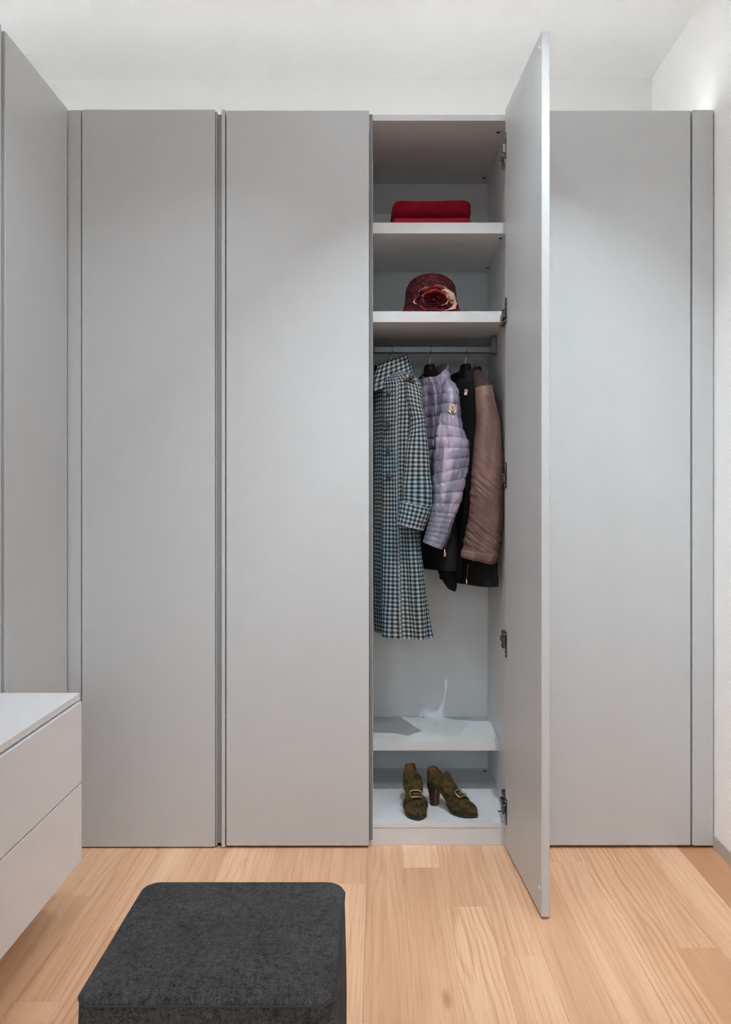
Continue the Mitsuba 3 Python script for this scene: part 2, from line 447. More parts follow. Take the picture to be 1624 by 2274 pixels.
RY, RZ = 0.335, Z(777, 0.335)                # clothes rail
rail = part(wb, 'clothes_rail', box(IL + .001, IR - .012, RY - .0075, RY + .0075, RZ - .0135, RZ + .0135, 0.004), 'rod_metal', label='flat grey metal clothes rail')
part(rail, 'bracket', box(IR - .0222, IR - .0004, RY - .014, RY + .014, RZ - .0155, S2 - ST - .0005, 0.002), 'rod_metal')

# the open door: inner face from the hinge side to the free edge
hx, hy, fx, fy = 0.4212, -0.003, X(1203, -0.462), -0.462
dw = math.hypot(fx - hx, fy - hy)
dang = math.degrees(math.atan2(fy - hy, fx - hx))     # direction of the leaf
leaf = box(0, dw, 0, 0.0235, Z(2037, fy), Z(68, fy), 0.0018)
door = part(wb, 'door', moved(leaf, (hx, hy, 0), rz=dang), 'lacquer', label='door swung wide open')
# leaf local x runs along the leaf, local +y is its outer side
ca, sa_ = math.cos(math.radians(dang)), math.sin(math.radians(dang))


def on_leaf(m, x, z, off=0.0):
    return moved(m, (hx + ca * x + sa_ * off, hy + sa_ * x - ca * off, z), rz=dang)


for i, py in enumerate((333, 697, 1060, 1425, 1793)):
    z = Z(py)
    flip = 1 if i < 3 else -1
    met = 'steel' if i == 0 else 'dark_steel'
    plate = on_leaf(box(0.006, 0.026, -0.0030, -0.0003, -0.042, 0.042, 0.002), 0, z + 0.006 * flip)
    hinge = part(door, 'hinge', plate, met, label='small metal hinge')
    for s in (-1, 1):
        part(hinge, 'screw', on_leaf(cyl((0.016, -0.0032, s * .032), (0.016, -0.0050, s * .032), 0.0038, 12), 0, z + 0.006 * flip), 'steel')
    cup = cat(on_leaf(box(0.004, 0.024, -0.0125, -0.0032, -0.014, 0.014, 0.002), 0, z - 0.004 * flip),
              on_leaf(cyl((0.0, -0.008, -0.017), (0.0, -0.008, 0.017), 0.0042, 12), 0.0, z - .004 * flip))
    part(hinge, 'cup', cup, met)
    arm = cat(box(IR - .026, IR - .016, -0.004, 0.075, -0.009, 0.009, 0.002), box(IR - .0165, IR - .0004, 0.040, 0.110, -0.010 - .012 * flip, 0.010 - .012 * flip, 0.002),
              box(IR - .030, IR - .022, -0.004, 0.020, -0.022, -0.004, 0.002))
    arm.apply_translation((0, 0, z))
    part(hinge, 'arm', arm, met)
for py in (107, 1971):
    xx = dw - 0.020
    yy = hy + sa_ * xx
    part(door, 'bumper', on_leaf(cyl((xx, -0.0003, 0), (xx, -0.0025, 0), 0.005, 14), 0, Z(py, yy)), 'bumper')

wc = thing('wardrobe', 'tall grey wardrobe with one wide closed door next to the white right wall', 'wardrobe')
carcass(wc, IR + 0.019, XR - 0.0075)
part(wc, 'door', box(0.4525, X(1534.5), 0, DT, Z(1877.5), Z(245), 0.0018), 'lacquer')
part(wc, 'filler_panel', box(X(1538.2), X(1584.7), 0, DT, Z(1878), Z(243.7), 0.0015), 'lacquer')

# left run: door fronts in the plane x = LX, facing right
LX = X(150)
wd = thing('wardrobe', 'tall grey wardrobe along the left wall, door facing right, beside the corner', 'wardrobe')
LT = 2.4525
part(wd, 'body', box(XL + .002, LX - CF, -0.463, 0.60, 0.06, LT - .004, .0015), 'lacquer')
part(wd, 'plinth', box(XL + .002, LX - CF - .008, -0.463, 0.60, 0.0, 0.059, .0015), 'dark_gap')
part(wd, 'door', box(LX - DT, LX, -0.455, -0.0008, 0.008, LT, 0.0018), 'lacquer')
we = thing('wardrobe', 'tall grey wardrobe at the left edge of the view, behind the low drawer chest', 'wardrobe')
part(we, 'body', box(XL + .002, LX - CF, -1.42, -0.465, 0.06, LT - .004, .0015), 'lacquer')
part(we, 'plinth', box(XL + .002, LX - CF - .008, -1.42, -0.465, 0.0, 0.059, .0015), 'dark_gap')
part(we, 'door', box(LX - DT, LX, -0.94, -0.4795, 0.008, LT + .003, 0.0018), 'lacquer')
part(we, 'door', box(LX - DT, LX, -1.415, -0.944, 0.008, LT + .003, 0.0018), 'lacquer')

# drawer chest on the left
CY = -0.4815                                  # its far end
ch = thing('drawer_chest', 'low pale grey drawer chest with two wide plain drawers, at the left edge', 'chest of drawers')
cxf = X(182.0, CY)                           # drawer fronts
chb, cht = Z(1910, CY), Z(1538.5, CY)
cxb = LX + 0.001
CE = -2.35
part(ch, 'top_panel', box(cxb, cxf - 0.0055, CE, CY, Z(1553.5, CY), cht, 0.001), 'chest_lacquer')
part(ch, 'body', box(cxb, cxf - 0.020, CE, CY - .0005, chb + .002, Z(1554.5, CY), 0.001), 'chest_lacquer')
zg = Z(1736.5, CY)
part(ch, 'drawer_front', box(cxf - 0.019, cxf, CE, CY, zg + .0018, Z(1557.5, CY), 0.0008), 'chest_lacquer')
part(ch, 'drawer_front', box(cxf - 0.019, cxf, CE, CY, chb, zg - .0018, 0.0008), 'chest_lacquer')
part(ch, 'plinth', box(cxb, cxf - 0.19, CE, CY - .06, 0, chb + .0015, 0.001), 'chest_lacquer')


# ------------------------------------------------------------------ ottoman
def rounded_rect(hw, hd, r, n=10):
    out = []
    for sx, sy, a0 in ((1, 1, 0), (-1, 1, 90), (-1, -1, 180), (1, -1, 270)):
        for a in np.radians(a0 + np.linspace(0, 90, n)):
            out.append((sx * (hw - r) + r * math.cos(a), sy * (hd - r) + r * math.sin(a)))
    return np.array(out)


OT = 0.452                                   # top height
oz = lambda py: (H - OT) * F / (py - VY)     # distance of a point of the top seen at row py
yb, yf = oz(1953) - D, oz(2214) - D
ox0, ox1 = X(322, yb) + .000, X(766.5, yb)
oc = np.array([(ox0 + ox1) / 2, (yb + yf) / 2, 0])
hw, hd = (ox1 - ox0) / 2, (yb - yf) / 2
ot = thing('ottoman', 'square charcoal woven fabric ottoman on the oak floor in front of the wardrobes', 'ottoman')


def dense_rect(hw, hd, r, n):
    q = rounded_rect(hw, hd, r, 12)
    q = np.vstack([q, q[:1]])
    s = np.r_[0, np.cumsum(np.linalg.norm(np.diff(q, axis=0), axis=1))]
    t = np.linspace(0, s[-1], n + 1)
    return np.stack([np.interp(t, s, q[:, 0]), np.interp(t, s, q[:, 1])], 1), t


side, arc = dense_rect(hw, hd, 0.028, 200)
zz = np.linspace(0.03, OT - 0.012, 24)
bul = 0.004 * np.sin(np.linspace(0, np.pi, 24))
scale = 1 + bul / hw
P = np.stack([np.concatenate([side * s, np.full((201, 1), z)], 1) for s, z in zip(scale, zz)]) + oc
m, uv = grid_mesh(P)
part(ot, 'side_cover', m, 'charcoal_cloth', True, np.stack(np.broadcast_arrays(arc[None, :], zz[:, None]), -1).reshape(-1, 2))
# top cushion cover: rounded edge, slightly crowned
rows = []
for a in np.linspace(0, np.pi / 2, 9): rows.append((-0.014 * (1 - math.cos(a)), OT - 0.014 + 0.014 * math.sin(a)))
P = [np.concatenate([side * np.array([(hw + d) / hw, (hd + d) / hd]), np.full((201, 1), z)], 1) for d, z in rows]
last = side * np.array([(hw - .014) / hw, (hd - .014) / hd])
for s in np.linspace(0.97, 0.0, 24):
    P.append(np.concatenate([last * s, np.full((201, 1), OT + 0.010 * (1 - s ** 3))], 1))
P = np.stack(P) + oc
m, _ = grid_mesh(P)
part(ot, 'seat_cover', m, 'charcoal_cloth', True, P.reshape(-1, 3)[:, :2] + 5)
part(ot, 'piping', wire(np.concatenate([side[:-1] * 1.003, np.full((200, 1), OT - 0.0135)], 1)[np.r_[0:200, 0]] + oc, 0.0013, 6), 'charcoal_piping', True)
for sx in (-1, 1):
    for sy in (-1, 1):
        part(ot, 'foot', cyl(oc + [sx * (hw - .05), sy * (hd - .05), 0], oc + [sx * (hw - .05), sy * (hd - .05), 0.031], 0.02), 'black_plastic', 30)

# ------------------------------------------------------------------ lamps in the ceiling (outside the frame)
where = ('over the left two-door wardrobe', 'in front of the open wardrobe', 'in front of the wide-door wardrobe', 'close above the wide-door wardrobe', 'close above the open wardrobe',
         'added as fill over the drawer chest', 'added as fill over the ottoman', 'added as fill behind the ottoman near the right wall')
for (x, y, r, rad, beam), at in zip(LAMPS, where):
    dl = thing('downlight', f'round recessed ceiling downlight {at}', 'ceiling light', 'recessed ceiling downlights')
    ann = trimesh.creation.annulus(r + 0.002, r + 0.014, 0.006, sections=32)
    part(dl, 'trim_ring', moved(ann, (x, y, ZC - 0.0031)), 'glass_frame')
    d = trimesh.creation.cylinder(r, 0.002, sections=32)
    part(dl, 'lens', moved(d, (x, y, ZC - 0.0025)), None, emitter={'type': 'area', 'radiance': rgb(*[c * rad for c in WARM])})
    if beam:
        scene[f'{dl}_beam'] = {'type': 'spot', 'intensity': rgb(*[c * beam for c in WARM]), 'cutoff_angle': 35, 'beam_width': 18,
                               'to_world': T().look_at(origin=[x, y, ZC - 0.006], target=[x, 0.12, 0.15], up=[1, 0, 0])}

for i, (a, b) in enumerate(((-0.99, -0.06), (-0.0, 0.42), (0.48, 1.07))):
    ls = thing('light_strip', ('linear light on top of the closed two-door wardrobe', 'short linear light on top of the open wardrobe', 'linear light on top of the wide-door wardrobe')[i], 'light strip', 'light strips on top of the wardrobes')
    part(ls, 'base', box(a, b, 0.085, 0.105, 2.4445, 2.4485, .0005), 'glass_frame')
    part(ls, 'diffuser', plain(a + .004, b - .004, 0.087, 0.103, 2.449, 2.455), None, emitter={'type': 'area', 'radiance': rgb(STRIP * .97, STRIP, STRIP)})

ls = thing('light_strip', 'linear light added on top of the wardrobe along the left wall to brighten the ceiling', 'light strip', 'light strips on top of the wardrobes')  # added strip that lifts the ceiling brightness at the left
part(ls, 'base', box(LX - .13, LX - .11, -.46, -.01, LT - .0035, LT + .0005, .0005), 'glass_frame')
part(ls, 'diffuser', plain(LX - .128, LX - .112, -.456, -.014, LT + .001, LT + .007), None, emitter={'type': 'area', 'radiance': rgb(STRIP * .97, STRIP, STRIP)})

ls = thing('light_strip', 'short linear light added on top of the corner wardrobe to brighten the ceiling near the back wall', 'light strip', 'light strips on top of the wardrobes')  # added strip that brightens the ceiling over the left corner
part(ls, 'base', box(XL + .02, LX - .14, .085, .105, LT - .0035, LT + .0005, .0005), 'glass_frame')
part(ls, 'diffuser', plain(XL + .024, LX - .144, .087, .103, LT + .001, LT + .007), None, emitter={'type': 'area', 'radiance': rgb(STRIP * .97, STRIP, STRIP)})

#GARMENTS
# ------------------------------------------------------------------ clothes on hangers
def hanger(px, py_hook, label, tilt):
    """Black broad-shouldered hanger with a steel hook over the rail; (px, py_hook) is the foot of the hook."""
    t = thing('clothes_hanger', label, 'clothes hanger')
    c = W(px, py_hook, RY)
    top = RZ + 0.0135 + 0.003
    d = np.array([0.45, -0.89, 0])           # shoulder line
    r = 0.0165
    pts = [c + [0, 0, -0.01], c + [0, 0, 0.012], c + [0.004, -0.003, 0.030]]
    cc = np.array([c[0], RY, top - r])
    lean = np.array([-0.25, 0.97, 0])
    for a in np.radians(np.linspace(-60, 205, 14)):
        pts.append(cc + lean * (-r * math.cos(a)) + np.array([0, 0, r * math.sin(a)]) + np.array([0.002, 0, 0]))
    part(t, 'hook', wire(np.array(pts), 0.0019, 8, 60), 'steel', True)
    # moulded shoulders: thick in the middle, thin at the ends
    k = []
    for q in np.linspace(-1, 1, 15):
        z = c[2] - 0.008 - 0.105 * abs(q) ** 1.15
        k.append((q, z, 0.028 * (1 - 0.35 * abs(q))))
    ms = []
    N = 12
    R = []
    for q, z, th in k:
        o = np.array([c[0], c[1], z]) + d * (0.165 * q)
        nrm = np.array([-d[1], d[0], 0])
        a = np.linspace(0, 2 * np.pi, N + 1)
        hgt = 0.030 if abs(q) < 0.22 else 0.022
        R.append(o + np.outer(np.cos(a) * th * (0.85 if abs(q) < .9 else 0.4), nrm) + np.outer(np.sin(a) * hgt * (1 if abs(q) < .9 else .4) - hgt, [0, 0, 1]))
    nk = []
    for z, w1, w2 in ((0, .004, .004), (-.0005, .020, .012), (-.004, .0235, .0145), (-.03, .031, .019), (-.06, .044, .024)):
        a = np.linspace(0, 2 * np.pi, 33)
        ex = np.sign(np.cos(a)) * np.abs(np.cos(a)) ** .6
        nk.append(c + np.outer(ex * w1, d) + np.outer(np.sin(a) * w2, [-d[1], d[0], 0]) + [0, 0, z])
    nm, _ = grid_mesh(np.array(nk))
    part(t, 'neck', nm, 'black_plastic', True)
    m, _ = grid_mesh(np.array(R))
    part(t, 'shoulders', m, 'black_plastic', True, label='black moulded shoulders')
    return c


def fold(P, t, s, waves, base, grow, skip_top=0.0):
    """Vertical folds: waves = (count, phase, weight)."""
    L = s[-1]
    k = np.clip((s / L - skip_top) / (1 - skip_top), 0, 1)[:, None]
    d = sum(w * np.sin(n * t[None, :] + ph + 1.2 * np.sin(3.1 * k + ph)) for n, ph, w in waves)
    return P + outward(P) * ((base + grow * k) * d)[..., None]


def sag(P, amp, fx, fz, seed):
    """Soft wrinkles by noise."""
    n = meshkit.fbm(P * np.array([fx, fx, fz]), 3, seed) - 0.5
    return P + outward(P) * (n * 2 * amp)[..., None]


def pressed(P, lo=IL + 0.003, hi=IR - 0.004, back=IB - 0.004):
    P[..., 0] = np.clip(P[..., 0], lo + 0.0006 * np.sin(P[..., 2] * 40), hi)
    P[..., 1] = np.minimum(P[..., 1], back)
    return P


def sleeve_keys(rows, Y, depth):
    """rows: (py left, px left, py right, px right, Y offset)."""
    out = []
    for pl, xl, pr, xr, dy, th in rows:
        y = Y + dy
        a, b = W(xl, pl, y), W(xr, pr, y)
        out.append([(a[0] + b[0]) / 2, y, (a[2] + b[2]) / 2, (b[0] - a[0]) / 2, th * depth, (b[2] - a[2]) / max(b[0] - a[0], 1e-6)])
    return out


def cap_end(P, fall=0.35):
    """Closes the first ring of a loft with a small dome."""
    c = P[0].mean(0)
    extra = [c + (P[0] - c) * f + np.array([0, 0, 0.010 * (1 - f ** 2)]) for f in (0.02, 0.5, 0.8)]
    return np.concatenate([np.array(extra), P])


SD = np.array([0.45, -0.893])                # shoulder line of the hung clothes, towards the wearer's left arm

# --- 1: long gingham coat
c = hanger(868, 806, 'black hanger with steel hook carrying the long checked coat', 0)
ct = thing('coat', 'long blue-grey gingham wool coat hanging leftmost in the open wardrobe', 'coat')
cx, cy = 0.052, 0.285
hz = lambda py, Y: Z(py, Y)
K = [(cx + .004, cy + .01, 1.625, .058, .046, 0), (cx, cy, 1.612, .085, .052, 0), (cx, cy - .005, 1.590, .135, .058, 0), (cx, cy - .01, 1.560, .170, .062, 0),
     (cx, cy - .01, 1.50, .178, .066, 0), (cx, cy, 1.35, .172, .066, 0), (cx, cy, 1.20, .160, .060, 0), (cx + .001, cy, 1.10, .160, .062, 0),
     (cx + .004, cy, 0.90, .176, .068, 0), (cx + .012, cy, 0.672, .195, .076, 0)]
P, t, s = rings(K, 150, 170, SD, 2.3)
P = fold(P, t, s, ((4, 0.6, 1.0), (7, 2.1, 0.6), (11, 0.3, 0.25)), 0.0015, 0.012, 0.25)
P = sag(P, 0.005, 9, 5, 3)
P = pressed(P)
hem = (np.linspace(0, 1, 170) ** 8)[:, None]
m, uv = grid_mesh(P)
part(ct, 'body', m, 'gingham_wool', True, uv)
# overlapping front edge, a strip lying on the front panel from the neck to the hem
rows = []
col = np.argmin(np.abs(t - (np.pi + 0.62)))  # just left of the middle of the visible side
O = outward(P)
for i in range(8, 170):
    kx = i / 169
    q = P[i, col - 9:col + 5] + O[i, col - 9:col + 5] * np.array([0.0015] + [0.0055] * 11 + [0.0055, 0.001])[:, None]
    rows.append(q)
pf = np.array(rows)
pf[..., 0] = np.maximum(pf[..., 0], IL + .003)
m, uv = grid_mesh(pf)
part(ct, 'front_placket', m, 'gingham_wool', True, uv + 0.2)
part(ct, 'placket_edge', wire(pf[:, -2] + [0.0006, -.0012, 0], 0.0012, 6), 'wool_edge', True)
for py in (877, 943, 1000, 1059):
    zb = Z(py, .2)
    i = np.argmin(np.abs(pf[:, 6, 2] - zb))
    b = pf[i, 6]
    nrm = O[min(i + 8, 169), col - 3]
    bt = ball((0, 0, 0), 1.0, 2)
    bt.apply_scale((0.0105, 0.0105, 0.0055))
    bt.apply_transform(trimesh.geometry.align_vectors([0, 0, 1], nrm))
    bt.apply_translation(b + nrm * 0.003)
    part(ct, 'button', bt, 'wool_button', True)
# sleeves
SY = 0.115
L1 = [(836, 898, 846, 921, .05, .55), (842, 898, 856, 931, .03, .8), (868, 899, 878, 938, .01, 1), (900, 904, 908, 941, 0, 1.0), (944, 911, 936, 946, 0, 1), (988, 904, 990, 952, 0, 1.05), (1055, 896, 1055, 957.5, 0, 1.1),
      (1084, 893, 1084, 960, 0, 1.1), (1108, 893, 1118, 960, 0, 1.05), (1120, 892, 1132, 955, 0, 1.0)]
P2, t2, s2 = rings(sleeve_keys(L1, SY, 0.040), 80, 110, (1, 0), 2.2)
P2 = sag(P2, 0.005, 10, 6, 5)
P2 = sag(P2, 0.0015, 30, 18, 9)
m, uv = grid_mesh(cap_end(P2))
part(ct, 'sleeve', m, 'gingham_wool', True, uv + 0.05)
L2 = [(1113, 888.5, 1130, 957, 0, 1.05), (1117, 888, 1133, 956.5, 0, 1.15), (1140, 885, 1155, 949, 0, 1.15), (1162, 881.5, 1178, 941, 0, 1.1)]
P3, t3, s3 = rings(sleeve_keys(L2, SY, 0.043), 80, 30, (1, 0), 2.4)
P3 = sag(P3, 0.003, 16, 12, 8)
inn = (P3[-1] - P3[-1].mean(0)) * 0.90 + P3[-1].mean(0)
m, uv = grid_mesh(np.concatenate([P3, [inn], [inn + [0.002, 0, 0.03]]]))
ck = part(ct, 'cuff', m, 'gingham_wool', True, uv + 0.31, label='turned-back checked cuff')
part(ck, 'edging', cat(wire(P3[0][:-1][np.r_[0:80, 0]], 0.0013, 6), wire(P3[-1][:-1][np.r_[0:80, 0]], 0.0012, 6)), 'wool_edge', True)
# far sleeve, against the side of the wardrobe
L3 = [(.012, .45, 1.56, .020, .035, 0), (.010, .465, 1.45, .022, .042, 0), (.010, .46, 1.2, .023, .045, 0), (.012, .44, 1.05, .026, .048, 0)]
P4, _, _ = rings(L3, 40, 50, (1, 0))
m, uv = grid_mesh(cap_end(pressed(P4)))
part(ct, 'sleeve', m, 'gingham_wool', True, uv)
# collar: stand and folded flap, open towards the front (away to the left)
nc = 90
ph = np.radians(np.linspace(14, 346, nc))
nf = np.array([SD[1], -SD[0]])               # the wearer's front: (-0.893, -0.45)
front = np.cos(ph / 1.0)                     # 1 at the opening, -1 at the nape
R = []
cc = np.array([cx + .004, cy - .004])
prof = [(0, .054, 1.612, 0), (1, .057, 1.640, 0), (2, .060, 1.662, 0), (3, .067, 1.671, 0), (4, .076, 1.662, .25), (5, .089, 1.634, .6), (6, .102, 1.598, 1.0)]
for i, r, z, k in prof:
    tip = np.exp(-((ph - ph[0]) / 0.75) ** 2) + np.exp(-((ph - ph[-1]) / 0.75) ** 2)
    rr = r + 0.010 * tip * k
    zc = z - 0.026 * np.maximum(front, -0.4) - 0.034 * tip * k - .012 * k * np.abs(np.sin(ph)) + 0.004 * np.sin(3 * ph + 1) * k
    fs = np.where(np.cos(ph) < 0, 1 - .48 * np.abs(np.cos(ph)), 1.0)
    x = cc[0] + rr * (np.cos(ph) * fs * nf[0] + np.sin(ph) * SD[0] * .92)
    y = cc[1] + rr * (np.cos(ph) * fs * nf[1] + np.sin(ph) * SD[1] * .92)
    R.append(np.stack([x, y, zc], 1))
R = np.array(R)
Kc = PchipInterpolator(np.arange(7), R, axis=0)(np.linspace(0, 6, 40))
Kc = sag(Kc, 0.003, 18, 18, 4)
Kc[..., 0] = np.maximum(Kc[..., 0], IL + .004)
m, uv = grid_mesh(Kc)
part(ct, 'collar', m, 'gingham_wool', True, uv[:, ::1] * [1, 1] + 0.4)
# shoulder tab with button
e0 = W(914, 837, .10)
tabm = trimesh.creation.icosphere(subdivisions=3)
tabm.apply_scale((.024, .012, .006)); tabm = moved(tabm, e0 + [-.006, .008, -0.003], ry=38, rz=-20)
ta = part(ct, 'shoulder_tab', tabm, 'gingham_wool', True, tabm.vertices[:, :2] * 1.0 + 2)
bt = ball((0, 0, 0), 1.0, 2); bt.apply_scale((.0105, .006, .0095)); bt.apply_translation(e0 + [0, -.007, 0.002])
part(ta, 'button', bt, 'wool_button', True)

# --- 2: quilted jacket
c = hanger(954.5, 810, 'black hanger with steel hook carrying the lilac quilted jacket', 0)
qj = thing('jacket', 'lilac quilted nylon jacket hanging between the checked coat and the brown jacket', 'jacket')
qx, qy = 0.196, 0.315


def quilt(P, s, per0, per1, amp, tilt=0.0, start=0.0):
    """Horizontal chambers along the length s; per0 above s = per1[0], per1[1] below it."""
    brk, p2 = per1
    ph = np.where(s < brk, (s - start) / per0, (brk - start) / per0 + (s - brk) / p2)
    f = np.abs(np.sin(np.pi * ph))
    a = np.where(s < brk, amp, amp * 0.6)
    n1 = meshkit.fbm(P * np.array([120, 120, 26]), 2, 5) - 0.5
    n2 = meshkit.fbm(P * np.array([45, 45, 30]), 2, 6) - 0.5
    d = (a * (f ** 0.42 - 0.5))[:, None] + n1 * (0.0058 * (1.12 - f))[:, None] + n2 * (0.0060 * (a / amp))[:, None]
    return P + outward(P) * d[..., None]


K = [(qx, qy + .01, 1.603, .060, .040, 0), (qx, qy, 1.595, .090, .046, 0), (qx, qy, 1.565, .135, .050, 0), (qx, qy, 1.535, .164, .052, 0), (qx, qy, 1.45, .172, .052, 0),
     (qx, qy, 1.25, .165, .050, 0), (qx, qy, 1.17, .165, .050, 0)]
P, t, s = rings(K, 150, 190, SD, 2.3)
P = quilt(P, s, 0.039, (9, 1), 0.0040)
m, uv = grid_mesh(P)
part(qj, 'body', m, 'quilt_nylon', True, uv)
K = [(qx + .004, qy + .008, 1.178, .150, .046, 0), (qx + .004, qy + .008, 1.12, .150, .047, 0), (qx + .004, qy + .008, 1.05, .150, .048, 0), (qx + .004, qy + .008, Z(1261, qy), .150, .048, 0)]
P, t, s = rings(K, 80, 24, SD, 2.3)
P = sag(P, .004, 12, 10, 2)
m, uv = grid_mesh(P)
part(qj, 'hem_lining', m, 'lining_black', True, uv, label='black lower hem')
QY = 0.140
L1 = [(843, 988, 848, 1003, .06, .5), (851, 985, 858, 1013, .035, .8), (868, 984, 872, 1019, .012, 1), (888, 983, 890, 1021, 0, 1), (922, 977, 934, 1024, 0, 1), (962, 968, 966, 1033, 0, 1.05), (985, 966, 986, 1042, 0, 1.1), (1055, 962.5, 1040, 1039, 0, 1.1),
      (1072, 961, 1056, 1036, 0, 1.05), (1106, 963, 1104, 1026, 0, 1), (1135, 955, 1140, 1013, 0, .95), (1172, 947, 1180, 1000, 0, .9), (1204, 940, 1221, 982, 0, .85)]
KQ = sleeve_keys(L1, QY, 0.036)
P2, t2, s2 = rings(KQ, 120, 300, (1, 0), 2.2)
brk = s2[np.argmin(np.abs(P2[:, :, 2].mean(1) - Z(1137, QY)))]
P2 = quilt(P2, s2, 0.0385, (brk, 0.0178), 0.0046)
m, uv = grid_mesh(cap_end(P2))
sl = part(qj, 'sleeve', m, 'quilt_nylon', True, uv + 0.3)
inn = (P2[-1] - P2[-1].mean(0)) * 0.86 + P2[-1].mean(0) + [0, 0, .001]
inn2 = (P2[-1] - P2[-1].mean(0)) * 0.62 + P2[-1].mean(0) + [.006, 0, .012]
m, uv = grid_mesh(np.stack([inn + (P2[-1] - inn) * .9, inn, inn2]))
part(sl, 'cuff_lining', m, 'lining_black', True, uv)
# cuff zip
zt = [W(x, y, QY - .010) for x, y in ((1010, 1142), (1003, 1172), (994, 1202), (986, 1221))]
zp = part(sl, 'zip', wire(np.array(zt), 0.0014, 6, 30), 'dark_steel', True)
part(zp, 'pull', moved(box(-.0024, .0024, -.0012, .0012, -.0095, .0095, .0008), W(988, 1226, QY - .014)), 'steel')
part(zp, 'pull_tab', moved(box(-.004, .004, -.0015, .0015, -.007, .007, .0012), W(988.5, 1232, QY - .014), ry=10), 'zip_pink')
L3 = [(.160, .475, 1.55, .022, .036, 0), (.155, .49, 1.40, .025, .040, 0), (.158, .48, 1.15, .026, .040, 0), (.162, .47, 1.06, .022, .034, 0)]
P4, _, s4 = rings(L3, 60, 90, (1, 0))
P4 = quilt(P4, s4, 0.039, (9, 1), 0.005)
m, uv = grid_mesh(cap_end(P4))
part(qj, 'sleeve', m, 'quilt_nylon', True, uv)
# stand collar, open at the front
nc = 80
ph = np.radians(np.linspace(22, 335, nc))
hf = .34 + .66 * np.clip((1 - np.cos(ph - .2)) / 1.2, 0, 1)
R = []
for i, (r, z) in enumerate(((.072, 1.575), (.066, 1.605), (.063, 1.628), (.062, 1.650), (.058, 1.656), (.054, 1.648), (.054, 1.605))):
    zc = 1.580 + (z - 1.580) * hf * (.92 + .08 * np.cos(2 * ph + .5)) - 0.012 * np.maximum(np.cos(ph), -0.3)
    fs = np.where(np.cos(ph) < 0, 1 - .40 * np.abs(np.cos(ph)), 1.0) * .78
    x = qx + .020 + r * (np.cos(ph) * fs * nf[0] + np.sin(ph) * SD[0] * 1.1)
    y = qy - .012 + r * (np.cos(ph) * fs * nf[1] + np.sin(ph) * SD[1] * 1.1)
    R.append(np.stack([x, y, zc], 1))
Kc = PchipInterpolator(np.arange(7), np.array(R), axis=0)(np.linspace(0, 6, 48))
Kc = sag(Kc, 0.0035, 26, 40, 4)
m, uv = grid_mesh(Kc)
part(qj, 'collar', m, 'quilt_nylon', True, uv + 0.7)
# round badge on the sleeve
bc = np.array([X(1006, QY - .045), 0, Z(907, QY - .045)])


def surf_y(x, z):
    """Front surface of the lilac sleeve at (x, z)."""
    i = np.argmin(np.abs(P2[:, :, 2].mean(1) - z))
    fr = P2[i][P2[i][:, 1] < P2[i][:, 1].mean()]
    return fr[np.argmin(np.abs(fr[:, 0] - x)), 1]


ysurf = [(dx, surf_y(bc[0] + dx, bc[2])) for dx in np.linspace(-.016, .016, 9)]
pf2 = np.polyfit([q[0] for q in ysurf], [q[1] for q in ysurf], 2)


def flat_badge(poly, off, th=0.0009):
    m = trimesh.util.concatenate([trimesh.creation.extrude_polygon(g, th, engine='earcut') for g in getattr(poly, 'geoms', [poly])])
    m = m.subdivide_to_size(0.004)
    v = m.vertices.copy()
    w = np.stack([bc[0] + v[:, 0], np.polyval(pf2, v[:, 0]) - off - v[:, 2] - 0.0018, bc[2] + v[:, 1]], 1)
    return trimesh.Trimesh(w, m.faces[:, ::-1], process=False)


scal = shapely.union_all([Point(0, 0.0015).buffer(.0142)] + [Point(-.0115, -.0085).buffer(.004), Point(.0115, -.0085).buffer(.004), Point(-.006, -.0125).buffer(.004), Point(.006, -.0125).buffer(.004)])
bd = part(qj, 'badge', flat_badge(scal, 0), 'badge_cream', label='small round embroidered badge')
part(bd, 'outline', flat_badge(scal.buffer(.0011).difference(scal.buffer(-.0003)), 0.0003), 'badge_navy')
part(bd, 'ring', flat_badge(Point(0, .0018).buffer(.0105).difference(Point(0, .0018).buffer(.0091)), 0.0009), 'badge_navy')
bird = shapely.union_all([Polygon([(-.0045, .0075), (-.001, .0085), (.001, .005), (.004, .006), (.0045, .001), (.002, -.001), (.003, -.004), (-.001, -.003), (-.003, 0), (-.0045, .002)]),
                          Polygon([(-.005, -.002), (-.0035, -.002), (-.002, -.005), (-.0045, -.0055)]), Polygon([(.001, -.0045), (.0045, -.0035), (.0035, -.0062)])])
part(bd, 'emblem', flat_badge(bird, 0.0009), 'badge_red')
mm = Polygon([(-.006, -.0135), (-.006, -.0095), (-.0035, -.0095), (0, -.0115), (.0035, -.0095), (.006, -.0095), (.006, -.0135), (.004, -.0135), (.004, -.0115), (0, -.0135), (-.004, -.0115), (-.004, -.0135)])
part(bd, 'letter', flat_badge(mm, 0.0009), 'badge_navy')

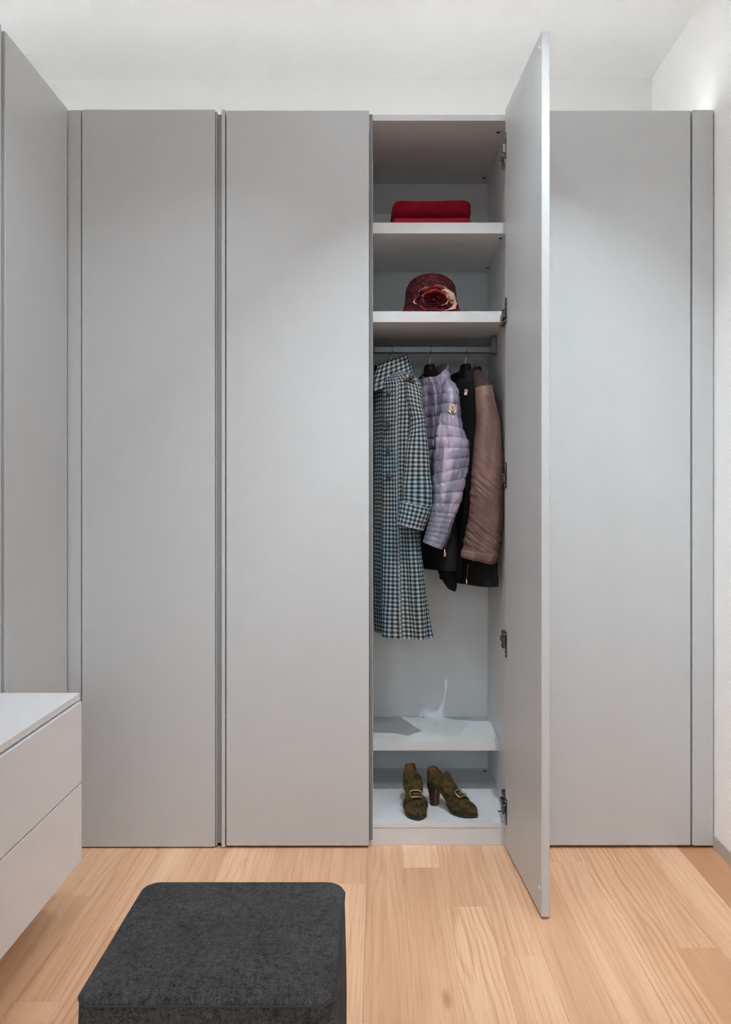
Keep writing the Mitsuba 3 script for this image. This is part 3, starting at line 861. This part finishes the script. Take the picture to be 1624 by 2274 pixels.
# --- 3: black and brown jacket
c = hanger(1034, 809, 'black hanger with steel hook carrying the brown jacket', 0)
bj = thing('jacket', 'brown jacket with a black body and hem, hanging rightmost in the open wardrobe', 'jacket')
bx, by = 0.322, 0.315
K = [(bx + .004, by + .01, 1.600, .060, .040, 0), (bx, by, 1.592, .092, .044, 0), (bx, by, 1.572, .140, .048, 0), (bx, by, 1.54, .172, .050, 0), (bx, by, 1.40, .178, .050, 0),
     (bx, by, 1.10, .172, .048, 0), (bx + .004, by, .90, .176, .047, 0), (bx + .006, by, Z(1301, .2), .178, .046, 0)]
P, t, s = rings(K, 110, 110, SD, 2.3)
P = fold(P, t, s, ((5, .4, 1), (9, 1.2, .4)), .001, .003)
P = sag(P, .005, 10, 8, 12)
P = pressed(P)
m, uv = grid_mesh(P)
bb = part(bj, 'body', m, 'black_cloth', True, uv, label='black body')
O = outward(P)
BY = 0.155
# top of the brown sleeve; the shelf's shadow is put into its darker brown
L0 = [(822, 1046, 818, 1062, .12, .5), (830, 1048, 828, 1074, .09, .8), (848, 1052, 846, 1086, .05, .9), (868, 1056, 866, 1095.5, .01, 1.0), (880, 1056.5, 879, 1097, 0, .98)]
P5, _, _ = rings(sleeve_keys(L0, BY, 0.040), 60, 40, (1, 0), 2.2)
P5 = sag(P5, .002, 18, 14, 3)
m, uv = grid_mesh(cap_end(P5))
part(bj, 'shaded_shoulder', m, 'shaded_brown_cloth', True, uv, label='brown shoulder with the shelf shadow in its colour')
L1 = [(862, 1057, 858, 1094, .012, .95), (888, 1057, 884, 1098, 0, 1), (930, 1056, 922, 1106, 0, 1), (966, 1055, 956, 1111, 0, 1), (1055, 1047, 1033, 1117, 0, 1.05), (1107, 1044, 1107, 1118.5, 0, 1.1),
      (1148, 1040, 1150, 1118, 0, 1.1), (1195, 1030, 1196, 1111, 0, 1.05), (1222, 1026.5, 1233, 1105, 0, .95)]
P2, t2, s2 = rings(sleeve_keys(L1, BY, 0.042), 110, 200, (1, 0), 2.2)
P2 = sag(P2, .006, 14, 7, 21)
kk = np.exp(-((s2 / s2[-1] - 0.93) / 0.09) ** 2) + 0.8 * np.exp(-((s2 / s2[-1] - 0.62) / 0.10) ** 2)
n = meshkit.fbm(P2 * np.array([22, 22, 70]) + np.array([0, 0, 1]) * (P2[..., :1] * 60), 3, 31) - .5
P2 = P2 + outward(P2) * (n * 2 * 0.006 * (0.25 + kk[:, None]))[..., None]
P2 = pressed(P2)
m, uv = grid_mesh(P2)
bs = part(bj, 'sleeve', m, 'brown_cloth', True, uv, label='brown sleeve')
L2 = [(1219, 1026, 1231, 1105, 0, 1.0), (1224, 1024.5, 1236, 1105, 0, 1.15), (1232, 1023.5, 1246, 1102, 0, 1.15), (1238, 1025, 1254, 1098, 0, .95)]
P3, _, _ = rings(sleeve_keys(L2, BY, 0.042), 110, 26, (1, 0), 2.2)
n = meshkit.fbm(P3 * np.array([70, 70, 30]), 2, 9) - .5
P3 = P3 + outward(P3) * (n * .006)[..., None]
inn = (P3[-1] - P3[-1].mean(0)) * 0.88 + P3[-1].mean(0)
m, uv = grid_mesh(np.concatenate([P3, [inn], [inn + [.002, 0, .03]]]))
part(bs, 'cuff', m, 'brown_cloth', True, uv)
# far sleeve, black, hanging lower in front of the back wall
L3 = [(.262, .47, 1.55, .022, .036, 0), (.250, .44, 1.35, .030, .042, 0), (.242, .36, 1.10, .034, .042, 0), (.243, .31, .98, .036, .040, 0), (.250, .28, .90, .034, .038, 0), (.262, .27, .845, .024, .030, -.4), (.268, .27, .826, .012, .015, -.4)]
P4, _, _ = rings(L3, 50, 80, (1, 0))
P4 = sag(P4, .004, 16, 12, 17)
m, uv = grid_mesh(cap_end(P4))
part(bj, 'sleeve', m, 'black_cloth', True, uv)
# black collar
nc = 70
ph = np.radians(np.linspace(45, 335, nc))
R = []
for r, z in ((.064, 1.580), (.060, 1.605), (.058, 1.624), (.060, 1.633), (.066, 1.626), (.078, 1.588)):
    zc = z - 0.020 * np.maximum(np.cos(ph), -0.3)
    fs = np.where(np.cos(ph) < 0, 1 - .40 * np.abs(np.cos(ph)), 1.0) * .85
    x = bx + .004 + r * (np.cos(ph) * fs * nf[0] + np.sin(ph) * SD[0] * 1.1)
    y = by - .012 + r * (np.cos(ph) * fs * nf[1] + np.sin(ph) * SD[1] * 1.1)
    R.append(np.stack([x, y, zc], 1))
Kc = PchipInterpolator(np.arange(6), np.array(R), axis=0)(np.linspace(0, 5, 36))
Kc = sag(Kc, 0.003, 26, 26, 14)
m, uv = grid_mesh(Kc)
part(bj, 'collar', m, 'black_cloth', True, uv)
tg = W(1035, 871, .215)
tag_ = part(bj, 'label', moved(box(-.0055, .0055, -.0008, .0008, -.0105, .0105, .0003), tg, rz=-25, ry=8), 'tag_white', label='small white sewn label')
part(tag_, 'print', moved(box(-.003, .003, -.0006, .0006, -.003, .003, .0002), tg + [-.001, -.0012, .004], rz=-25, ry=8), 'badge_red')
zz_ = [W(x, y, .125) for x, y in ((1040, 1252), (1038, 1275), (1036, 1296))]
zp = part(bj, 'zip', wire(np.array(zz_), 0.0012, 6, 20), 'dark_steel', True)
part(zp, 'pull', moved(box(-.0022, .0022, -.001, .001, -.008, .008, .0008), W(1036.5, 1291, .121), ry=-8), 'steel')

# ------------------------------------------------------------------ folded red blanket
bl = thing('blanket', 'folded dark red wool blanket on the top shelf of the open wardrobe', 'blanket')
bx0, bx1 = X(872, .13), X(1047, .13)
by0, by1 = .125, .42


def folded(x0, x1, y0, y1, z0, z1, r, seed, amp):
    """A soft slab: rounded outline in front view, swept in depth."""
    nx, ny = 120, 70
    h = (z1 - z0) / 2
    t = np.linspace(0, 2 * np.pi, nx + 1)
    hw, cxm, czm = (x1 - x0) / 2, (x0 + x1) / 2, (z0 + z1) / 2
    q, arc = dense_rect(hw, h, min(r, h * .98), nx)
    P = []
    for k in np.linspace(0, 1, ny):
        f = 1 - (2 * abs(k - .5)) ** 10 * 0.35
        g = 1 - (2 * abs(k - .5)) ** 14 * 0.12
        P.append(np.stack([cxm + q[:, 0] * g, np.full(nx + 1, y0 + (y1 - y0) * k), czm + q[:, 1] * f], 1))
    for f in (.7, .35, .01):
        P.insert(0, P[0 if f == .7 else 0] * 1.0)
        P[0] = np.stack([cxm + q[:, 0] * .88 * f, np.full(nx + 1, y0 - .004 * (1 - f)), czm + q[:, 1] * .65 * f], 1)
        P.append(np.stack([cxm + q[:, 0] * .88 * f, np.full(nx + 1, y1 + .004 * (1 - f)), czm + q[:, 1] * .65 * f], 1))
    P = np.array(P)
    P = sag(P, amp, 14, 30, seed)
    P[..., 2] = np.maximum(P[..., 2], z0)
    return P


m, uv = grid_mesh(folded(bx0 - .001, bx1 + .002, by0 + .004, by1, S1 + .0005, Z(480, .13), .012, 3, .0015))
part(bl, 'lower_fold', m, 'red_wool_light', True, label='lighter red underside of the fold')
Pb = folded(bx0, bx1, by0 - .012, by1, Z(482.5, .13), Z(444, .13), .022, 8, .0035)
Pb[..., 0] += 0.012 * np.clip((Z(444, .13) - Pb[..., 2]) / .06, 0, 1) * np.sign(Pb[..., 0] - (bx0 + bx1) / 2) * np.where(Pb[..., 0] < (bx0 + bx1) / 2, .5, .15)
m, uv = grid_mesh(Pb)
part(bl, 'upper_fold', m, 'red_wool', True)

# ------------------------------------------------------------------ red hat with a fabric flower
ht = thing('hat', 'dark red felt cloche hat with a fabric flower on the second shelf', 'hat')
HY = 0.215
hc = np.array([X(957.5, HY), HY, S2])
hr = lambda px: px * (D + HY) / F
prof = [(hr(73), .003), (hr(72), .010), (hr(67), .020), (hr(62), .030), (hr(59.5), .042), (hr(57.5), .060), (hr(56), .085), (hr(54), .105), (hr(50), .121), (hr(43), .136), (hr(33), .1465), (hr(20), .153), (hr(9), .1555), (0.0008, .156)]
s = np.arange(len(prof))
pr = PchipInterpolator(s, np.array(prof))(np.linspace(0, len(prof) - 1, 110))
t = np.linspace(0, 2 * np.pi, 181)
P = np.stack([hc[0] + pr[:, :1] * np.cos(t), hc[1] + pr[:, :1] * np.sin(t) * 1.02, np.broadcast_to(hc[2] + pr[:, 1:], (110, 181))], -1)
rid = 0.0016 * np.abs(np.sin(np.pi * pr[:, 1] / 0.0095)) * (pr[:, 0] > .02)
P = P + outward(P) * (rid[:, None] + 0.006 * (meshkit.fbm(P * 26, 3, 2) - .5))[..., None]
P[..., 2] = np.maximum(P[..., 2], hc[2] + .0008)
m, uv = grid_mesh(P)
part(ht, 'crown', m, 'hat_felt', True)
fl = np.array([X(965, HY - .105), HY - .112, Z(665, HY - .105)])
fk = numbered(f'{ht}__flower')
scene[fk] = mikit.ply(moved(ball((0, 0, 0), .010, 3), fl + [-.002, .012, 0]), 'hat_ribbon_dark', smooth=True)
labels[fk] = {'label': 'ruffled red and cream fabric flower'}


def petal(ax, az, a0, a1, depth, wide, off, m, seed, dx=0, dz=0):
    """A ruffled ribbon standing on edge round an ellipse, its free edge towards the front and flaring out."""
    nt, nw = 90, 12
    a = np.radians(np.linspace(a0, a1, nt))
    R = []
    for k in np.linspace(0, 1, nw):
        rk = 1 + wide * k ** 1.4 + 0.08 * k * np.sin(5 * a + seed) + .04 * k * np.sin(11 * a + 2 * seed)
        y = fl[1] + off - depth * k + .004 * k * np.sin(7 * a + seed) + .004 * k ** 3
        R.append(np.stack([fl[0] + dx + ax * rk * np.cos(a), y, fl[2] + dz + az * rk * np.sin(a)], 1))
    R = np.array(R)
    R = np.concatenate([R, R[::-1] + np.array([0, .0012, 0])])
    msh, uv = grid_mesh(R)
    part(fk, 'petal', msh, m, True)


sc = (D + HY - .1) / F
petal(46 * sc * .74, 27 * sc * .74, -10, 200, .020, .34, .030, 'hat_ribbon_dark', 1, .004, .002)
petal(48 * sc * .70, 31 * sc * .76, 40, 150, .022, .20, .027, 'hat_ribbon_cream', 2, .003, .005)
petal(47 * sc * .70, 28 * sc * .74, 20, 140, .024, .26, .023, 'hat_ribbon_red', 12, .006, .002)
petal(43 * sc * .8, 24 * sc * .8, 140, 400, .018, .24, .022, 'hat_ribbon_dark', 3, -.001, -.004)
petal(46 * sc * .8, 26 * sc * .8, 170, 235, .020, .13, .020, 'hat_ribbon_cream', 4, -.004, -.002)
petal(40 * sc * .8, 24 * sc * .8, 215, 330, .021, .16, .016, 'hat_ribbon_red', 13, .000, -.003)
petal(31 * sc * .8, 19 * sc * .85, -50, 125, .024, .17, .012, 'hat_ribbon_cream', 5, .006, .002)
petal(31 * sc * .8, 18 * sc * .85, 120, 200, .022, .12, .011, 'hat_ribbon_cream', 14, .000, .001)
petal(31 * sc * .8, 17 * sc * .85, 200, 325, .023, .15, .010, 'hat_ribbon_cream', 6, -.001, -.001)
petal(28 * sc * .8, 15 * sc * .85, 0, 360, .022, .12, .004, 'hat_ribbon_red', 7)
petal(21 * sc * .8, 11 * sc * .8, 20, 380, .018, .16, .002, 'hat_ribbon_dark', 8)
petal(12 * sc, 5.5 * sc, 40, 250, .014, .2, -.002, 'hat_ribbon_dark', 9)
petal(9 * sc, 4.0 * sc, 190, 420, .013, .25, -.003, 'hat_ribbon_red', 10)
for i, (dx, dz, r, rot) in enumerate(((33, 10, 15, -35), (40, 0, 14, -60), (28, 16, 12, -10))):
    # crumpled cream ends at the right of the flower
    mm = trimesh.creation.icosphere(subdivisions=3)
    v = mm.vertices
    v = v * (1 + .45 * (meshkit.fbm(v * 2.2 + i * 9, 3, i) - .5))[:, None] * np.array([1.0, .45, .62]) * r * sc
    mm.vertices = v
    part(fk, 'ribbon_end', moved(mm, fl + [dx * sc, .008 + .012 * (dx > 35), dz * sc], ry=-rot), 'hat_ribbon_cream', True)
petal(40 * sc, 25 * sc, 282, 345, .022, .22, .012, 'hat_ribbon_cream', 11, .006, -.002)

# ------------------------------------------------------------------ high-heeled shoes
def sx_curve(x, pts):
    p = np.array(pts)
    return PchipInterpolator(p[:, 0], p[:, 1])(x)


def make_shoe(label, pos, ang, mirror):
    sh = thing('shoe', label, 'shoe', None)
    L = 0.208
    tf = lambda m: moved(m if mirror > 0 else flip(m), pos, rz=ang)

    def flip(m):
        m = m.copy(); m.vertices[:, 1] *= -1; m.faces = m.faces[:, ::-1]
        return m

    nx, nh = 120, 64
    xs = np.linspace(0.0, 1.0, nx) ** 1.0 * L
    xs = L * (0.5 - 0.5 * np.cos(np.pi * np.linspace(0.02, 0.985, nx)))
    zb = sx_curve(xs, [(0, .074), (.03, .073), (.055, .066), (.085, .044), (.115, .017), (.135, .0105), (.17, .0095), (L, .0135)])
    wd_ = sx_curve(xs, [(0, .006), (.008, .019), (.03, .0265), (.06, .0255), (.09, .0265), (.125, .0355), (.15, .0385), (.175, .0345), (.193, .0235), (.203, .0125), (L, .004)])
    zt = sx_curve(xs, [(0, .128), (.012, .130), (.035, .117), (.06, .103), (.085, .090), (.105, .078), (.13, .063), (.155, .048), (.18, .040), (.2, .031), (L, .022)])
    op = (1 - np.clip((xs - .082) / .020, 0, 1)) * np.clip((xs - .0022) / .004, 0, 1)             # 1 = open top
    R = []
    for x, b, w, tp, o in zip(xs, zb, wd_, zt, op):
        o = o * o * (3 - 2 * o)
        ring = []
        h = tp - b
        nside = 14
        lean = 0.80 if o > .5 else 0.0
        prof = []
        for k in np.linspace(0, 1, nside):                  # outer side from the bottom edge up to the rim
            wo = w * (0.86 + 0.16 * math.sin(min(k * 1.9, 1) * math.pi / 2)) * (1 - (1 - 0.80) * o * max(k - .35, 0) / .65)
            wv = w * (0.90 + 0.12 * math.sin(k * math.pi)) * math.sqrt(max(1 - (max(k - .30, 0) / .70) ** 2.2, 0))
            prof.append((o * wo + (1 - o) * wv, b + h * k))
        wr, zr = prof[-1]
        inner = []
        for k in np.linspace(0, 1, nside):                  # inside, from the rim down to the insole and to the middle
            wi = max(wr - .0028, 0) * (1 if k < .7 else 1 - (k - .7) / .3)
            zi = zr - (h - .008) * min(k / .7, 1)
            wv, zv = 0.0, b + h
            inner.append((o * wi + (1 - o) * wv, o * zi + (1 - o) * zv))
        half = [(0, b)] + prof + inner
        pts = [(y, z) for y, z in half] + [(-y, z) for y, z in half[::-1][1:]]
        R.append([(x, y, z) for y, z in pts])
    R = np.array(R)
    m, uv = grid_mesh(R)
    m = trimesh.Trimesh(*m, process=False)
    e0, e1 = R[0], R[-1]
    caps = []
    for ring in (R[0], R[-1]):
        cmid = ring.mean(0)
        v = np.vstack([ring, cmid])
        f = [[i, (i + 1) % len(ring), len(ring)] for i in range(len(ring))]
        caps.append(trimesh.Trimesh(v, f, process=False))
    up = part(sh, 'upper', tf(cat(m, *caps)), 'olive_suede', 40)
    # lining just inside the opening
    keep = xs < .088
    Rl = R[keep][:, 16:43].copy()
    Rl[..., 1] *= 0.97; Rl[..., 2] += .0006
    ml, _ = grid_mesh(Rl)
    part(up, 'lining', tf(trimesh.Trimesh(*ml, process=False)), 'shoe_lining', True, label='brown leather lining')
    # sole
    so = []
    xs2 = np.linspace(.006, L + .0015, 60)
    w2 = np.interp(xs2, xs, wd_)
    outl = Polygon([(x, w * .93 + .0012) for x, w in zip(xs2, w2)] + [(x, -w * .93 - .0012) for x, w in zip(xs2[::-1], w2[::-1])]).buffer(0)
    front = outl.intersection(shapely.box(.100, -1, 1, 1))
    ms = trimesh.creation.extrude_polygon(front, .0095, engine='earcut').subdivide_to_size(.008)
    v = ms.vertices.copy()
    lift = np.clip((.135 - v[:, 0]) / .035, 0, 1)
    v[:, 2] = np.where(v[:, 2] > .0045, np.interp(v[:, 0], xs, zb) + .0005, np.interp(v[:, 0], xs, zb) - .0095 * (1 - lift * .75) )
    v[:, 2] = np.maximum(v[:, 2], 0.0003)
    ms.vertices = v
    part(sh, 'sole', tf(ms), 'shoe_sole')
    # heel: a tapered block
    hk = []
    for z, xa, xb, w in ((0.0003, .014, .040, .0150), (.012, .0135, .040, .0150), (.040, .009, .044, .0175), (.062, .004, .052, .0225), (.076, .002, .060, .0245)):
        q = []
        for a in np.linspace(0, 2 * np.pi, 25):
            ca_, sa2 = math.cos(a), math.sin(a)
            px_ = (xa + xb) / 2 + (xb - xa) / 2 * np.sign(ca_) * abs(ca_) ** .55
            q.append((px_, w * np.sign(sa2) * abs(sa2) ** .75, z if z < .06 else min(z, float(np.interp(px_, xs, zb)) + .001)))
        hk.append(q)
    hk = np.array(hk)
    mh, _ = grid_mesh(hk)
    capb = trimesh.Trimesh(np.vstack([hk[0], hk[0].mean(0)]), [[i, (i + 1) % 25, 25] for i in range(25)], process=False)
    hl = part(sh, 'heel', tf(cat(trimesh.Trimesh(*mh, process=False), capb)), 'suede_dark', 35, label='dark block heel')
    part(hl, 'heel_breast', tf(trimesh.Trimesh(*grid_mesh(np.concatenate([hk[:, 20:24], hk[:, :6]], 1) + np.array([.0008, 0, 0]))[0], process=False)), 'stacked_heel', 35, label='reddish brown front of the heel')
    # tongue: a broad rounded flap leaning back over the instep
    rows = []
    for k in np.linspace(0, 1, 26):
        wt = .031 * math.sqrt(max(1 - max((k - .35) / .66, 0) ** 2.2, 0.0)) * (.86 + .35 * math.sin(k * math.pi * .8))
        x = .134 - .056 * k - .006 * math.sin(k * math.pi)
        z = .060 + .068 * k
        rows.append([(x - .30 * (abs(q) * wt) ** 2 / .031, q * wt, z - 6.5 * (q * wt) ** 2) for q in np.linspace(-1, 1, 17)])
    A = np.array(rows)
    B = A + np.array([-.0020, 0, -.0016])
    loop = np.concatenate([A, B[:, ::-1], A[:, :1]], 1)
    mt, _ = grid_mesh(loop)
    part(sh, 'tongue', tf(trimesh.Trimesh(*mt, process=False)), 'olive_suede', 50)

    def vamp(x, a):
        """Point on the upper at x and angle a (0 = top, +-1 = sides)."""
        i = int(np.argmin(np.abs(xs - x)))
        b, w, tp = zb[i], wd_[i], zt[i]
        h = tp - b
        k = 1 - abs(a) * .93
        wv = w * (0.90 + 0.12 * math.sin(k * math.pi)) * math.sqrt(max(1 - (max(k - .30, 0) / .70) ** 2.2, 0))
        return np.array([x, math.copysign(wv, a), b + h * k])

    # strap with buckle
    rows = []
    for x, o in ((.129, 0.001), (.1295, .0038), (.139, .0042), (.1485, .0038), (.149, .001)):
        r = []
        for a in np.linspace(-.97, .97, 41):
            p = vamp(x, a)
            i = int(np.argmin(np.abs(xs - x)))
            d = p - np.array([x, 0, (zb[i] + zt[i]) / 2 - .004])
            r.append(p + d / (np.linalg.norm(d) + 1e-9) * (o + .001) * (1 - .75 * abs(a) ** 5) + np.array([0, 0, .0012]))
        rows.append(r)
    rows = np.array(rows)
    mst, _ = grid_mesh(rows)
    st = part(sh, 'strap', tf(trimesh.Trimesh(*mst, process=False)), 'olive_suede', 50)
    sm = []
    for r_ in (1, 3):
        for k in range(2, 40, 2):
            sm.append(ball(rows[r_, k] + (rows[2, k] - rows[r_, k]) * .22, .0009, 0))
    part(st, 'stitching', tf(cat(*sm)), 'stitch')
    q = dense_rect(.0205, .0140, .0095, 40)[0]
    top = rows[2, 20]
    bk = []
    for u_, v_ in q:
        y = u_ + .002
        bk.append((top[0] + v_ * .90, y, top[2] + .0045 - v_ * .50 - 7.0 * y * y))
    part(sh, 'buckle', tf(wire(np.array(bk), .0021, 8)), 'gold', True, label='gold buckle')
    part(st, 'prong', tf(wire(np.array([(top[0], .013, top[2] + .0032 - 7 * .013 ** 2), (top[0], -.006, top[2] + .0048)]), .0009, 6)), 'gold', True)
    # centre seam of the toe
    part(up, 'seam', tf(wire(np.array([vamp(x, 0.0) + [0, 0, .0002] for x in np.linspace(.14, .198, 20)]), .0008, 5)), 'stitch', True)
    return sh


def aim(back, toe):
    d = np.array(toe) - np.array(back)
    return math.degrees(math.atan2(d[1], d[0]))


b1, f1 = (0.112, 0.245), (0.136, 0.040)
make_shoe('dark olive suede high-heeled shoe pointing forward, left one of the pair', (b1[0], b1[1], BZ + .0003), aim(b1, f1), 1)
b2, f2 = (0.180, 0.205), (0.332, 0.068)
make_shoe('dark olive suede high-heeled shoe turned sideways with its heel showing, right one', (b2[0], b2[1], BZ + .0003), aim(b2, f2), 1)
